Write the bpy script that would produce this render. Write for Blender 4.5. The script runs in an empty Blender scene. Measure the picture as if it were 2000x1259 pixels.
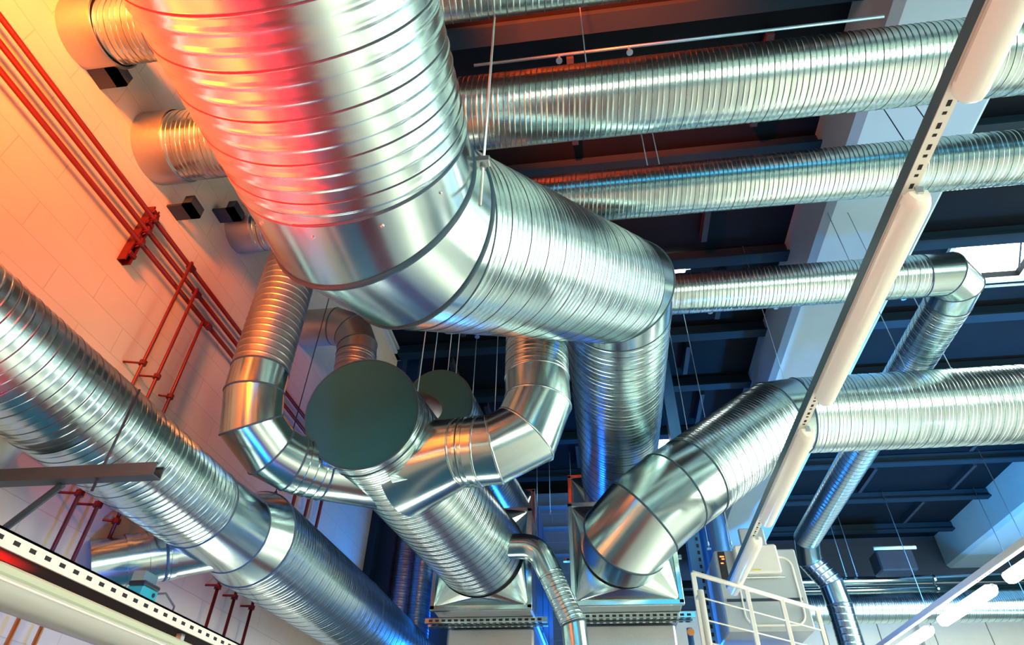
import bpy, math, random
import numpy as np
from mathutils import Vector, Matrix

random.seed(7)
C = bpy.context.scene.collection
PI = math.pi
EYE = 1.7                       # the eye stands 1.7 m above the floor; plan heights below are measured from it
def V(*a): return np.array(a, dtype=float)

# ------------------------------------------------------------------ materials
def nt(name):
    m = bpy.data.materials.new(name); m.use_nodes = True
    return m, m.node_tree.nodes, m.node_tree.links, m.node_tree.nodes['Principled BSDF']

def plain(name, col, rough=.5, metal=0., noise=.0, scale=8., bump=0., emit=None, es=0., spec=.5):
    m, n, l, b = nt(name)
    b.inputs['Base Color'].default_value = (*col, 1)
    b.inputs['Roughness'].default_value = rough
    b.inputs['Metallic'].default_value = metal; b.inputs['Specular IOR Level'].default_value = spec
    if emit:
        b.inputs['Emission Color'].default_value = (*emit, 1); b.inputs['Emission Strength'].default_value = es
    tc = n.new('ShaderNodeTexCoord')
    t = n.new('ShaderNodeTexNoise'); t.inputs['Scale'].default_value = scale; t.inputs['Detail'].default_value = 5
    l.new(tc.outputs['Object'], t.inputs['Vector'])
    if noise:
        r = n.new('ShaderNodeMapRange'); r.inputs['To Min'].default_value = 1 - noise; r.inputs['To Max'].default_value = 1 + noise
        mx = n.new('ShaderNodeMix'); mx.data_type = 'RGBA'; mx.blend_type = 'MULTIPLY'; mx.inputs['Factor'].default_value = 1
        mx.inputs['A'].default_value = (*col, 1)
        l.new(t.outputs['Fac'], r.inputs['Value']); l.new(r.outputs['Result'], mx.inputs['B']); l.new(mx.outputs['Result'], b.inputs['Base Color'])
    if bump:
        bp = n.new('ShaderNodeBump'); bp.inputs['Strength'].default_value = bump; bp.inputs['Distance'].default_value = .01
        l.new(t.outputs['Fac'], bp.inputs['Height']); l.new(bp.outputs['Normal'], b.inputs['Normal'])
    return m

def galv(name, col=(.55, .72, .73), r0=.2, r1=.36, spangle=1.):
    """zinc coated sheet: metallic, crystals of zinc vary gloss and tone a little"""
    m, n, l, b = nt(name)
    b.inputs['Metallic'].default_value = 1
    tc = n.new('ShaderNodeTexCoord')
    vo = n.new('ShaderNodeTexVoronoi'); vo.inputs['Scale'].default_value = 90
    no = n.new('ShaderNodeTexNoise'); no.inputs['Scale'].default_value = 3.5; no.inputs['Detail'].default_value = 6
    l.new(tc.outputs['Object'], vo.inputs['Vector']); l.new(tc.outputs['Object'], no.inputs['Vector'])
    ad = n.new('ShaderNodeMath'); ad.operation = 'MULTIPLY_ADD'; ad.inputs[1].default_value = .45 * spangle
    sep = n.new('ShaderNodeSeparateColor'); l.new(vo.outputs['Color'], sep.inputs['Color'])
    l.new(sep.outputs['Red'], ad.inputs[0]); l.new(no.outputs['Fac'], ad.inputs[2])
    mr = n.new('ShaderNodeMapRange'); mr.inputs['From Min'].default_value = .3; mr.inputs['From Max'].default_value = 1.1
    mr.inputs['To Min'].default_value = r0; mr.inputs['To Max'].default_value = r1
    l.new(ad.outputs['Value'], mr.inputs['Value']); l.new(mr.outputs['Result'], b.inputs['Roughness'])
    cr = n.new('ShaderNodeMix'); cr.data_type = 'RGBA'
    cr.inputs['A'].default_value = (*[c * .9 for c in col], 1); cr.inputs['B'].default_value = (*[min(1, c * 1.08) for c in col], 1)
    l.new(ad.outputs['Value'], cr.inputs['Factor']); l.new(cr.outputs['Result'], b.inputs['Base Color'])
    return m

GALV = galv('galvanised_sheet', r0=.22, r1=.30, spangle=.25)
GALVS = galv('galvanised_smooth', r0=.17, r1=.26, spangle=.2)
DULL = galv('galvanised_dull', col=(.42, .46, .48), r0=.34, r1=.5)
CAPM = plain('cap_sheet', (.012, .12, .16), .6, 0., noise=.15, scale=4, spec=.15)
SEAM = plain('seam_shadow_gap', (.035, .06, .09), .6, .3)  # darker steel of the lock seam
JOINTSHADE = plain('rubber_gasket', (.03, .08, .12), .6)  # dark bead colour stands in for the shadow line at joints
WHITE = plain('white_enamel', (.78, .80, .74), .38, noise=.05)
GREY = plain('grey_enamel', (.42, .50, .52), .4, noise=.06)
STEELW = plain('steel_wire', (.30, .52, .68), .4, .7)
ROD = plain('zinc_rod', (.55, .62, .62), .35, .9)
DARKM = plain('dark_iron', (.03, .045, .07), .5, .4)
COPPER = plain('red_brown_pipe', (.11, .006, .006), .38, .35, noise=.15, scale=20)
COPPERB = plain('bare_copper', (.80, .30, .10), .3, .8)
STRUT = plain('weathered_strut', (.05, .085, .11), .45, .5, noise=.2)
NAVY = plain('navy_paint', (.008, .03, .08), .6, spec=.2)
RAILSHADE = plain('slate_channel_paint', (.05, .13, .18), .45)  # dark tone stands in for the shaded side of the white rail
HOLE = plain('slot_dark', (.012, .012, .018), .8)
GIRD = plain('girder_paint', (.36, .56, .70), .55, noise=.06, scale=3)
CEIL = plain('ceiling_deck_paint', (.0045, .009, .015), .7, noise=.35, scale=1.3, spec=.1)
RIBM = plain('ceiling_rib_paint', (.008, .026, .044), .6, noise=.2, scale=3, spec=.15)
BLUEP = plain('blue_painted_steel', (.05, .22, .50), .42, .2, noise=.1)
BLUED = plain('blue_duct_steel', (.10, .30, .62), .3, .8, noise=.1)
FOIL = galv('aluminium_foil', col=(.8, .82, .82), r0=.12, r1=.3)
TEAL = plain('teal_plastic', (.02, .36, .36), .4)
BLACKP = plain('black_plastic', (.015, .015, .02), .4)
YEL = plain('yellow_sticker', (.8, .62, .05), .5)
REDLED = plain('red_led', (.9, .1, .02), .4, emit=(1, .12, .02), es=5)
FLOORM = plain('floor_concrete', (.50, .49, .44), .55, noise=.25, scale=.9)
SLATE = plain('slate_blue_paint', (.02, .14, .22), .6, noise=.2, scale=1.)  # tint for the unseen walls, chosen for what the metal reflects
TUBEON = plain('lit_tube', (1, 1, .96), .4, emit=(1, .97, .88), es=14)
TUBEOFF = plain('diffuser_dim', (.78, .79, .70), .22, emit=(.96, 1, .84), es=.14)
TUBEDIM = plain('diffuser_unlit', (.50, .52, .48), .25)
TRAY = plain('gear_tray_paint', (.50, .60, .44), .45)
SKYG = plain('skylight_glass', (1, 1, 1), .3, emit=(1, .97, .82), es=7)  # shared by the skylights in view and the added fill panes
FILLG = plain('window_glass_daylit', (1, 1, 1), .3, emit=(1, .94, .72), es=6.5)  # glow of panes added on the unseen walls
RUBBER = plain('cable_sheath', (.10, .07, .06), .5)

def block_wall(name, col, mortar, dark=None):
    m, n, l, b = nt(name)
    tc = n.new('ShaderNodeTexCoord'); mp = n.new('ShaderNodeMapping')
    mp.inputs['Rotation'].default_value = (PI / 2, 0, PI / 2)
    se = n.new('ShaderNodeSeparateXYZ'); cb = n.new('ShaderNodeCombineXYZ')
    l.new(tc.outputs['Object'], se.inputs['Vector'])
    ad = n.new('ShaderNodeMath'); l.new(se.outputs['X'], ad.inputs[0]); l.new(se.outputs['Y'], ad.inputs[1])
    l.new(ad.outputs['Value'], cb.inputs['X']); l.new(se.outputs['Z'], cb.inputs['Y'])
    br = n.new('ShaderNodeTexBrick'); br.inputs['Scale'].default_value = 1
    br.inputs['Brick Width'].default_value = .6; br.inputs['Row Height'].default_value = .2
    br.inputs['Mortar Size'].default_value = .004; br.inputs['Mortar Smooth'].default_value = .4
    br.inputs['Color1'].default_value = (*col, 1); br.inputs['Color2'].default_value = (*[c * .96 for c in col], 1); br.inputs['Mortar'].default_value = (*mortar, 1)
    l.new(cb.outputs['Vector'], br.inputs['Vector'])
    no = n.new('ShaderNodeTexNoise'); no.inputs['Scale'].default_value = 2.2; no.inputs['Detail'].default_value = 7
    l.new(tc.outputs['Object'], no.inputs['Vector'])
    r = n.new('ShaderNodeMapRange'); r.inputs['To Min'].default_value = .86; r.inputs['To Max'].default_value = 1.1; l.new(no.outputs['Fac'], r.inputs['Value'])
    mx = n.new('ShaderNodeMix'); mx.data_type = 'RGBA'; mx.blend_type = 'MULTIPLY'; mx.inputs['Factor'].default_value = 1
    l.new(br.outputs['Color'], mx.inputs['A']); l.new(r.outputs['Result'], mx.inputs['B']); l.new(mx.outputs['Result'], b.inputs['Base Color'])
    bp = n.new('ShaderNodeBump'); bp.inputs['Strength'].default_value = .25; bp.inputs['Distance'].default_value = .004; bp.invert = True
    l.new(br.outputs['Fac'], bp.inputs['Height']); l.new(bp.outputs['Normal'], b.inputs['Normal'])
    b.inputs['Roughness'].default_value = .7
    return m
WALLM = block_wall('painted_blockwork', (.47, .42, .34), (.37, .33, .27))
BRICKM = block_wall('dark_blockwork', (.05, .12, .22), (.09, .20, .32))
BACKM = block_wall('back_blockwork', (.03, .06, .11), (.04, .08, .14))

# ------------------------------------------------------------------ objects
def thing(name, label, cat, loc, group=None):
    o = bpy.data.objects.new(name, None); C.objects.link(o)
    o.location = (loc[0], loc[1], loc[2] + EYE); o.empty_display_size = .1
    o['label'] = label; o['category'] = cat
    if group: o['group'] = group
    return o

def tag(o, label, cat, group=None):
    o['label'] = label; o['category'] = cat
    if group: o['group'] = group
    return o

class MB:
    """collects verts and faces of one mesh"""
    def __init__(s): s.v = []; s.f = []; s.mi = []; s.n = 0
    def add(s, v, f, mi=0):
        s.v.append(np.asarray(v, float).reshape(-1, 3))
        for q in f: s.f.append([i + s.n for i in q]); s.mi.append(mi)
        s.n += len(s.v[-1])
        return s
    def box(s, lo, hi, mi=0, M=None, bev=0.):
        x0, y0, z0 = lo; x1, y1, z1 = hi
        if bev > 0:
            b = min(bev, abs(x1-x0)/2.01, abs(y1-y0)/2.01, abs(z1-z0)/2.01)
            vs = []; 
            for sx in (0, 1):
                for sy in (0, 1):
                    for sz in (0, 1):
                        c = V((x0, x1)[sx], (y0, y1)[sy], (z0, z1)[sz]); ix, iy, iz = (1, -1)[sx]*b, (1, -1)[sy]*b, (1, -1)[sz]*b
                        vs += [c + V(0, iy, iz), c + V(ix, 0, iz), c + V(ix, iy, 0)]
            def q(sx, sy, sz, a): return ((sx*2+sy)*2+sz)*3+a
            fs = []
            for k in (0, 1):
                fs += [[q(k,0,0,0), q(k,1,0,0), q(k,1,1,0), q(k,0,1,0)], [q(0,k,0,1), q(1,k,0,1), q(1,k,1,1), q(0,k,1,1)], [q(0,0,k,2), q(1,0,k,2), q(1,1,k,2), q(0,1,k,2)]]
            for i in (0, 1):
                for j in (0, 1):
                    fs += [[q(0,i,j,1), q(1,i,j,1), q(1,i,j,2), q(0,i,j,2)], [q(i,0,j,0), q(i,1,j,0), q(i,1,j,2), q(i,0,j,2)], [q(i,j,0,0), q(i,j,1,0), q(i,j,1,1), q(i,j,0,1)]]
            for i in (0, 1):
                for j in (0, 1):
                    for k in (0, 1): fs.append([q(i,j,k,0), q(i,j,k,1), q(i,j,k,2)])
            v = np.array(vs)
        else:
            v = np.array([(x, y, z) for x in (x0, x1) for y in (y0, y1) for z in (z0, z1)], float)
            fs = [[0,1,3,2],[4,6,7,5],[0,4,5,1],[2,3,7,6],[0,2,6,4],[1,5,7,3]]
        if M is not None: v = v @ M[0].T + M[1]
        return s.add(v, fs, mi)
    def lathe(s, A, d, prof, n=32, mi=0, caps=True):
        d = np.asarray(d, float); d /= np.linalg.norm(d); u, w = frame(d); A = np.asarray(A, float)
        th = np.linspace(0, 2*PI, n, endpoint=False); k = len(prof)
        v = np.concatenate([A + d*p + r*(np.outer(np.cos(th), u) + np.outer(np.sin(th), w)) for p, r in prof])
        f = [[i*n+j, i*n+(j+1) % n, (i+1)*n+(j+1) % n, (i+1)*n+j] for i in range(k-1) for j in range(n)]
        if caps: f += [list(range(n))[::-1], list(range((k-1)*n, k*n))]
        return s.add(v, f, mi)
    def tube(s, pts, r, n=10, mi=0, caps=True):
        pts = [np.asarray(p, float) for p in pts]; k = len(pts); rs = r if hasattr(r, '__len__') else [r]*k
        t0 = unit(pts[1]-pts[0]); u, w = frame(t0); rings = []
        for i, p in enumerate(pts):
            t = unit((pts[min(i+1, k-1)]-pts[i]) if i == 0 else (pts[i]-pts[i-1]) if i == k-1 else unit(pts[i+1]-pts[i])+unit(pts[i]-pts[i-1]))
            u = unit(u - t*np.dot(u, t)); w = np.cross(t, u)
            sc = 1.
            if 0 < i < k-1: sc = 1/max(.5, np.dot(t, unit(pts[i]-pts[i-1])))**.5
            th = np.linspace(0, 2*PI, n, endpoint=False)
            rings.append(p + rs[i]*sc*(np.outer(np.cos(th), u) + np.outer(np.sin(th), w)))
        f = [[i*n+j, i*n+(j+1) % n, (i+1)*n+(j+1) % n, (i+1)*n+j] for i in range(k-1) for j in range(n)]
        if caps: f += [list(range(n))[::-1], list(range((k-1)*n, k*n))]
        return s.add(np.concatenate(rings), f, mi)
    def prism(s, poly, A, B, up, mi=0, caps=True):
        """poly (a,b) swept from A to B; a along side, b along up"""
        A = np.asarray(A, float); B = np.asarray(B, float); d = unit(B-A); up = unit(np.asarray(up, float)-d*np.dot(up, d)); sd = np.cross(d, up); k = len(poly)
        v = [P + a*sd + b*up for P in (A, B) for a, b in poly]
        f = [[i, (i+1) % k, k+(i+1) % k, k+i] for i in range(k)]
        if caps: f += [list(range(k))[::-1], list(range(k, 2*k))]
        return s.add(v, f, mi)
    def build(s, name, mat, parent=None, smooth=False, sub_angle=None):
        v = np.concatenate(s.v)
        return mesh_obj(name, v, s.f, mat, parent, smooth, s.mi)

def mesh_obj(name, v, f, mat, parent=None, smooth=False, mi=None):
    v = np.array(v, float); v[:, 2] += EYE
    base = V(0, 0, 0)
    p = parent
    while p is not None and p.parent is not None: p = p.parent
    if p is not None: base = V(*p.location)
    else:
        base = V((v[:, 0].min()+v[:, 0].max())/2, (v[:, 1].min()+v[:, 1].max())/2, v[:, 2].min())
    me = bpy.data.meshes.new(name)
    v = v - base
    if isinstance(f, np.ndarray):
        me.vertices.add(len(v)); me.vertices.foreach_set('co', v.ravel())
        nf, k = f.shape
        me.loops.add(nf*k); me.loops.foreach_set('vertex_index', f.ravel().astype(np.int32))
        me.polygons.add(nf); me.polygons.foreach_set('loop_start', np.arange(0, nf*k, k, dtype=np.int32))
        if mi is not None: me.polygons.foreach_set('material_index', np.asarray(mi, np.int32))
        me.update(calc_edges=True); me.validate()
    else:
        me.from_pydata(v.tolist(), [], f)
        if mi is not None: me.polygons.foreach_set('material_index', np.asarray(mi, np.int32))
    me.polygons.foreach_set('use_smooth', [bool(smooth)]*len(me.polygons))
    for m in (mat if isinstance(mat, (list, tuple)) else [mat]): me.materials.append(m)
    o = bpy.data.objects.new(name, me); C.objects.link(o)
    if parent is not None: o.parent = parent
    else: o.location = base
    return o

def sharp(o, ang=35):
    """smooth faces with hard edges past the given angle"""
    me = o.data
    me.polygons.foreach_set('use_smooth', [True]*len(me.polygons))
    me.set_sharp_from_angle(angle=math.radians(ang))
    return o

def unit(a): return a/np.linalg.norm(a)
def frame(d):
    a = V(0, 0, 1) if abs(d[2]) < .9 else V(0, 1, 0)
    u = unit(a - d*np.dot(a, d)); return u, np.cross(d, u)

# ------------------------------------------------------------------ ducts
def strip(seam, ridges, e=.018):
    # one turn of the wound strip: (place in the turn, height, is the lock seam); flats stay flat between the ridges
    p = [(0, 0, 1), (.012, seam, 1), (.034, seam, 1), (.046, 0, 0), (.06, -seam*.5, 0), (.078, 0, 0), (.078+e, 0, 0)]
    for c, w, h in ridges:
        p += [(c-w/2-e, 0, 0), (c-w/2, h*.04, 0), (c-w/4, h*.6, 0), (c, h, 0), (c+w/4, h*.6, 0), (c+w/2, h*.04, 0), (c+w/2+e, 0, 0)]
    return p+[(1-e, 0, 0)]
PROF = {
    'main': strip(.002, [(.30, .17, .0045), (.66, .17, .0045)]),
    'wide': strip(.002, [(.28, .10, .0012), (.52, .10, .0012), (.76, .10, .0012)]),
    'fine': strip(.002, [(.36, .10, .0016), (.68, .10, .0016)]),
    'ribs': strip(.0022, [(.36, .09, .0026), (.68, .09, .0026)]),
    'one': [(0, 0, 0), (.08, .0035, 0), (.16, .004, 0), (.24, 0, 0), (.30, 0, 0), (.94, 0, 0)],
}

def seg_ring(P, d, n, u, w, R, th):
    o = R*(np.outer(np.cos(th), u) + np.outer(np.sin(th), w))
    t = -(o @ n)/np.dot(d, n)
    return P + o + np.outer(t, d)

def duct(parent, pts, radii, kinds, mats=None, pitch=.12, prof='ribs', n=72, bead=.007, beads=None, names=None, bead_mat=None, capA=None, capB=None, nA=None, nB=None, close=True, hand=1):
    """round duct through pts, mitred where it bends; kinds per length: spiral / smooth.  Every length and every joint band is a part."""
    pts = [np.asarray(p, float) for p in pts]; k = len(pts)
    if not hasattr(radii, '__len__'): radii = [radii]*k
    ds = [unit(pts[i+1]-pts[i]) for i in range(k-1)]
    ns = [np.asarray(nA, float) if nA is not None else ds[0]] + [unit(ds[i-1]+ds[i]) for i in range(1, k-1)] + [np.asarray(nB, float) if nB is not None else ds[-1]]
    u, w = frame(ds[0]); made = []
    th = np.linspace(0, 2*PI, n+1)
    for i in range(k-1):
        if i:
            axis = np.cross(ds[i-1], ds[i]); sn = np.linalg.norm(axis)
            if sn > 1e-6:
                R_ = np.array(Matrix.Rotation(math.atan2(sn, np.dot(ds[i-1], ds[i])), 3, Vector(axis/sn)))
                u, w = R_ @ u, R_ @ w
        d = ds[i]; A, B = pts[i], pts[i+1]; RA, RB = radii[i], radii[i+1]
        kind = kinds[i]; pr = prof; pt = pitch
        if ':' in kind: kind, pr = kind.split(':')
        L = np.linalg.norm(B-A)
        rA = seg_ring(A, d, ns[i], u, w, RA, th); rB = seg_ring(B, d, ns[i+1], u, w, RB, th)
        sA = (rA-A) @ d; sB = (rB-A) @ d
        rad = np.outer(np.cos(th), u) + np.outer(np.sin(th), w)
        if kind == 'spiral':
            pf = PROF[pr]; m0 = int(math.floor(sA.min()/pt))-1; m1 = int(math.ceil(sB.max()/pt))+2
            us = np.array([(m + q[0])*pt for m in range(m0, m1) for q in pf]); hs = np.array([q[1] for m in range(m0, m1) for q in pf]); ss = np.array([q[2] for m in range(m0, m1) for q in pf])
        else:
            st = np.linspace(-.0, 1, 9)
            us = hs = None
        if us is not None:
            S = us[:, None] - hand*pt*th[None, :]/(2*PI)
            fr = (S - sA)/(sB - sA); inside = (fr > 0) & (fr < 1)
            fc = np.clip(fr, 0, 1)
            H = hs[:, None]*inside
            v = rA[None]*(1-fc[..., None]) + rB[None]*fc[..., None] + H[..., None]*rad[None]
            N, K = fr.shape
            idx = np.arange(N*K).reshape(N, K)
            f = np.stack([idx[:-1, :-1], idx[:-1, 1:], idx[1:, 1:], idx[1:, :-1]], -1).reshape(-1, 4)
            lowm = (fr <= 0); him = (fr >= 1)
            def allq(a): return (a[:-1, :-1] & a[:-1, 1:] & a[1:, 1:] & a[1:, :-1]).reshape(-1)
            keep = ~(allq(lowm) | allq(him))
            mi = np.repeat(ss[:-1], K-1)[keep]; f = f[keep]
            used = np.unique(f); rm = np.full(N*K, -1); rm[used] = np.arange(len(used))
            v = v.reshape(-1, 3)[used]; f = rm[f]
            nm = (names[i] if names and names[i] else 'spiral_section')
            o = mesh_obj(nm, v, f[:, ::-1] if hand > 0 else f[:, ::-1], [(mats[i] if mats and mats[i] else GALV), SEAM], parent, True, mi)
        else:
            v = np.concatenate([rA[:-1]*(1-t) + rB[:-1]*t for t in st]); N = len(st)
            f = np.array([[a*n+j, (a+1)*n+j, (a+1)*n+(j+1) % n, a*n+(j+1) % n] for a in range(N-1) for j in range(n)])
            nm = (names[i] if names and names[i] else 'elbow_gore')
            o = mesh_obj(nm, v, f, (mats[i] if mats and mats[i] else GALVS), parent, True)
        made.append(o)
        ends = []
        if i > 0: ends.append((rA, ns[i], i))
        if i == 0 and (capA is not None): ends.append((rA, ns[0], 0))
        if i == k-2 and (capB is not None): ends.append((rB, ns[-1], k-1))
        for rg, nn, j in ends:
            bd = bead if beads is None else beads[j]
            if bd: ring_bead(parent, rg[:-1], nn, bd, bead_mat or JOINTSHADE)
        for flag, rg, P in ((i == 0 and capA == 'disc', rA, A), (i == k-2 and capB == 'disc', rB, B)):
            if flag:
                mb = MB(); mb.add(np.vstack([rg[:-1], P]), [[j, (j+1) % n, n] for j in range(n)])
                mb.build('end_cap', CAPM, parent)
    return made

def ring_bead(parent, rg, nn, r, mat, name='joint_band'):
    c = rg.mean(0); n = len(rg); m = 6
    rd = rg - c; rd = rd/np.linalg.norm(rd, axis=1)[:, None]
    v = np.concatenate([rg + r*.8*math.cos(a)*rd + r*1.3*math.sin(a)*nn for a in np.linspace(0, 2*PI, m, endpoint=False)])
    f = np.array([[a*n+j, a*n+(j+1) % n, ((a+1) % m)*n+(j+1) % n, ((a+1) % m)*n+j] for a in range(m) for j in range(n)])
    return mesh_obj(name, v, f, mat, parent, True)

def collar(parent, A, d, R, w, name='collar', mat=None, n=64, lips=True):
    """slip-on band with two rolled lips"""
    h = .006
    pr = [(-w/2, R), (-w/2, R+h*2), (-w/2+.015, R+h*2), (-w/2+.022, R+h), (w/2-.022, R+h), (w/2-.015, R+h*2), (w/2, R+h*2), (w/2, R)] if lips else [(-w/2, R), (-w/2, R+h), (w/2, R+h), (w/2, R)]
    return sharp(MB().lathe(A, d, pr, n, caps=False).build(name, mat or GALVS, parent), 25)

def screws(parent, A, d, R, angs, name='screw', r=.008):
    d = unit(np.asarray(d, float)); u, w = frame(d)
    for a in angs:
        q = math.cos(a)*u + math.sin(a)*w
        MB().lathe(np.asarray(A)+q*(R-.002), q, [(0, r), (.005, r), (.008, r*.6)], 8).build(name, ROD, parent)

def hanger(x, y, z0, label, z1=None, r=.004, mat=None, clamp=True, group=None, name='hanger_rod', nutz=None):
    z1 = z1 or (5.22 if 2.68 < x < 3.84 or 8.5 < x < 9.75 else 5.98)
    t = thing(name, label, 'hanger', (x, y, z0), group)
    rd = MB().tube([(x, y, z0), (x, y, z1)], r, 8).build('rod', mat or STEELW, t, True)
    if clamp:
        zc = z0 + .05 if nutz is None else nutz
        MB().lathe((x, y, zc-.02), (0, 0, 1), [(0, r*2.6), (.035, r*2.6)], 6).build('nut', mat or STEELW, rd)
        MB().box((x-.018, y-.012, z0-.012), (x+.018, y+.012, z0+.004)).build('bracket', mat or STEELW, t)
    return t

# ------------------------------------------------------------------ the setting
def struct(o, label=None):
    o['kind'] = 'structure'
    if label: o['label'] = label
    return o

XL, XR, YF, YB, ZC, ZF = -3., 12., -7., 17., 6., -EYE
struct(MB().box((XL-.2, YF-.2, ZF-.15), (XR+.2, YB+.2, ZF)).build('floor', FLOORM))
# unseen floor strips added for the colours the ducts reflect
tn = 0
FLOORTINT = plain('gangway_paint', (.02, .16, .24), .5, noise=.2, scale=1.)
MAROON = plain('oxide_red_paint', (.17, .018, .022), .5, noise=.2, scale=1.)
for a, m_ in (((XL, YF, -.8, YB), FLOORTINT), ((-.8, YF, .5, YB), MAROON), ((.5, YF, XR, -3.), FLOORTINT)):
    tn += 1
    struct(MB().box((a[0], a[1], ZF), (a[2], a[3], ZF+.004)).build('trim_%d' % tn, m_))
struct(MB().box((XL-.2, YF-.2, ZF), (XL, YB+.2, ZC)).build('wall_left', WALLM))
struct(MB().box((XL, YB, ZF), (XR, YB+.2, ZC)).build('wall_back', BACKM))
# unseen right and front walls with added glowing panes that brighten the ducts
def wall_open(name, fixed, lo, hi, axis, holes, mat):
    mb = MB(); a0, a1 = lo, hi
    xs = sorted({a0, a1, *[h[0] for h in holes], *[h[1] for h in holes]}); zs = sorted({ZF, ZC, *[h[2] for h in holes], *[h[3] for h in holes]})
    for i in range(len(xs)-1):
        for j in range(len(zs)-1):
            cx, cz = (xs[i]+xs[i+1])/2, (zs[j]+zs[j+1])/2
            if any(h[0] < cx < h[1] and h[2] < cz < h[3] for h in holes): continue
            if axis == 'y': mb.box((fixed, xs[i], zs[j]), (fixed+.2, xs[i+1], zs[j+1]))
            else: mb.box((xs[i], fixed, zs[j]), (xs[i+1], fixed+.2, zs[j+1]))
    return struct(mb.build(name, mat))
FILL_R = [(.6, 4.4, -1., 5.3), (5.2, 9.4, -1., 5.3)]
FILL_F = [(-1.5, 1.5, -.6, 1.2), (2.6, 6.4, -1., 2.), (7.2, 11.4, -1.2, 2.4)]
wall_open('wall_right', XR, YF-.2, YB+.2, 'y', FILL_R, SLATE)
wall_open('wall_front', YF-.2, XL, XR, 'x', FILL_F, SLATE)
wn = 0
def sky_or_fill_opening(a0, a1, z0, z1, axis, fixed):
    global wn
    wn += 1
    fr = MB(); w = .07
    for (b0, b1, c0, c1) in [(a0, a1, z0, z0+w), (a0, a1, z1-w, z1), (a0, a0+w, z0, z1), (a1-w, a1, z0, z1), ((a0+a1)/2-w/2, (a0+a1)/2+w/2, z0, z1)]:
        if axis == 'y': fr.box((fixed+.03, b0, c0), (fixed+.12, b1, c1))
        else: fr.box((b0, fixed+.08, c0), (b1, fixed+.17, c1))
    o = struct(fr.build('window_%d' % wn, WHITE))
    g = MB()
    if axis == 'y': g.box((fixed+.08, a0, z0), (fixed+.1, a1, z1))
    else: g.box((a0, fixed+.1, z0), (a1, fixed+.12, z1))
    g.build('pane', FILLG, o)
for h in FILL_R: sky_or_fill_opening(*h, 'y', XR)
for h in FILL_F: sky_or_fill_opening(*h, 'x', YF-.2)

# roof deck: two skylights in view, the rest added unseen to brighten ducts
SKY_AND_FILL = [(4.87, 5.96, 6.22, 7.02), (.62, 1.58, 11.08, 12.08), (7.1, 8.3, 2.9, 4.2), (7.1, 8.3, 4.6, 5.9), (7.4, 8.3, 6.2, 7.5), (7.55, 8.4, 7.8, 9.4), (9.9, 11.6, 2.9, 4.2), (9.9, 11.6, 4.6, 5.9), (9.9, 11.6, 6.2, 7.5)]
mb = MB(); xs = sorted({XL-.2, XR+.2, *[v for s in SKY_AND_FILL for v in s[:2]]}); ys = sorted({YF-.2, YB+.2, *[v for s in SKY_AND_FILL for v in s[2:]]})
for i in range(len(xs)-1):
    for j in range(len(ys)-1):
        cx, cy = (xs[i]+xs[i+1])/2, (ys[j]+ys[j+1])/2
        if any(s[0] < cx < s[1] and s[2] < cy < s[3] for s in SKY_AND_FILL): continue
        mb.box((xs[i], ys[j], ZC), (xs[i+1], ys[j+1], ZC+.2))
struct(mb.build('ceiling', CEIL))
for s in SKY_AND_FILL:
    wn += 1
    fr = MB(); w = .06
    for (a0, a1, b0, b1) in [(s[0]-w, s[1]+w, s[2]-w, s[2]), (s[0]-w, s[1]+w, s[3], s[3]+w), (s[0]-w, s[0], s[2], s[3]), (s[1], s[1]+w, s[2], s[3])]:
        fr.box((a0, b0, ZC-.05), (a1, b1, ZC))
    o = struct(fr.build('window_%d' % wn, WHITE))
    MB().box((s[0], s[2], ZC+.1), (s[1], s[3], ZC+.12)).build('pane', SKYG, o)
    if s[0] > 2:
        MB().tube([(s[1]-.25, s[2]+.1, ZC+.08), (s[1]-.1, s[3]-.2, ZC-.02)], .012, 6).build('opener_arm', DARKM, o)

# ribs of the roof deck run across the hall, short webs between them
RIBS = [-5.2, -3.6, -2., -.4, 1.15, 2.75, 4.4, 6.05, 7.65, 9.05, 10.7, 12.3, 14.1, 16.]
def rib(y):
    global tn
    tn += 1
    z0 = ZC-.22
    poly = [(-.09, 0), (.09, 0), (.09, .03), (.03, .05), (.03, .20), (-.03, .20), (-.03, .05), (-.09, .03)]
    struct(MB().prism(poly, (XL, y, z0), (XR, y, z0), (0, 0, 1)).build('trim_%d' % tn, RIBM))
for y in RIBS: rib(y)
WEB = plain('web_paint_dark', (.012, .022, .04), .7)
for i in range(len(RIBS)-1):
    for x in np.arange(-2.2 + (i % 2)*.35, 11.5, 1.9):
        if 2.3 < x < 4.2 or 8.2 < x < 10: continue
        y0, y1 = RIBS[i], RIBS[i+1]
        if any(s[0]-.3 < x < s[1]+.3 and y0 < s[3]+.2 and y1 > s[2]-.2 for s in SKY_AND_FILL): continue
        if y1 < 1: continue
        tn += 1
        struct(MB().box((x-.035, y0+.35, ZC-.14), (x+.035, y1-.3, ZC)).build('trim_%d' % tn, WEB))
def girder(x0, x1, z0):
    global tn
    tn += 1
    c = .07
    poly = [(x0, ZC), (x0, z0+c), (x0+c, z0), (x1-c, z0), (x1, z0+c), (x1, ZC)]
    mb = MB(); k = len(poly)
    v = [(x, y, z) for y in (YF, YB) for x, z in poly]
    mb.add(v, [[i, (i+1) % k, k+(i+1) % k, k+i] for i in range(k)] + [list(range(k)), list(range(k, 2*k))])
    return struct(mb.build('trim_%d' % tn, GIRD), 'pale painted roof girder running the length of the hall')
girder(2.68, 3.84, 5.2); girder(8.5, 9.75, 5.2)
# edge trim where left wall meets roof
for z in (5.78, 5.9):
    tn += 1
    struct(MB().box((XL, YF, z), (XL+.05, YB, z+.045)).build('trim_%d' % tn, GREY))
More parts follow.
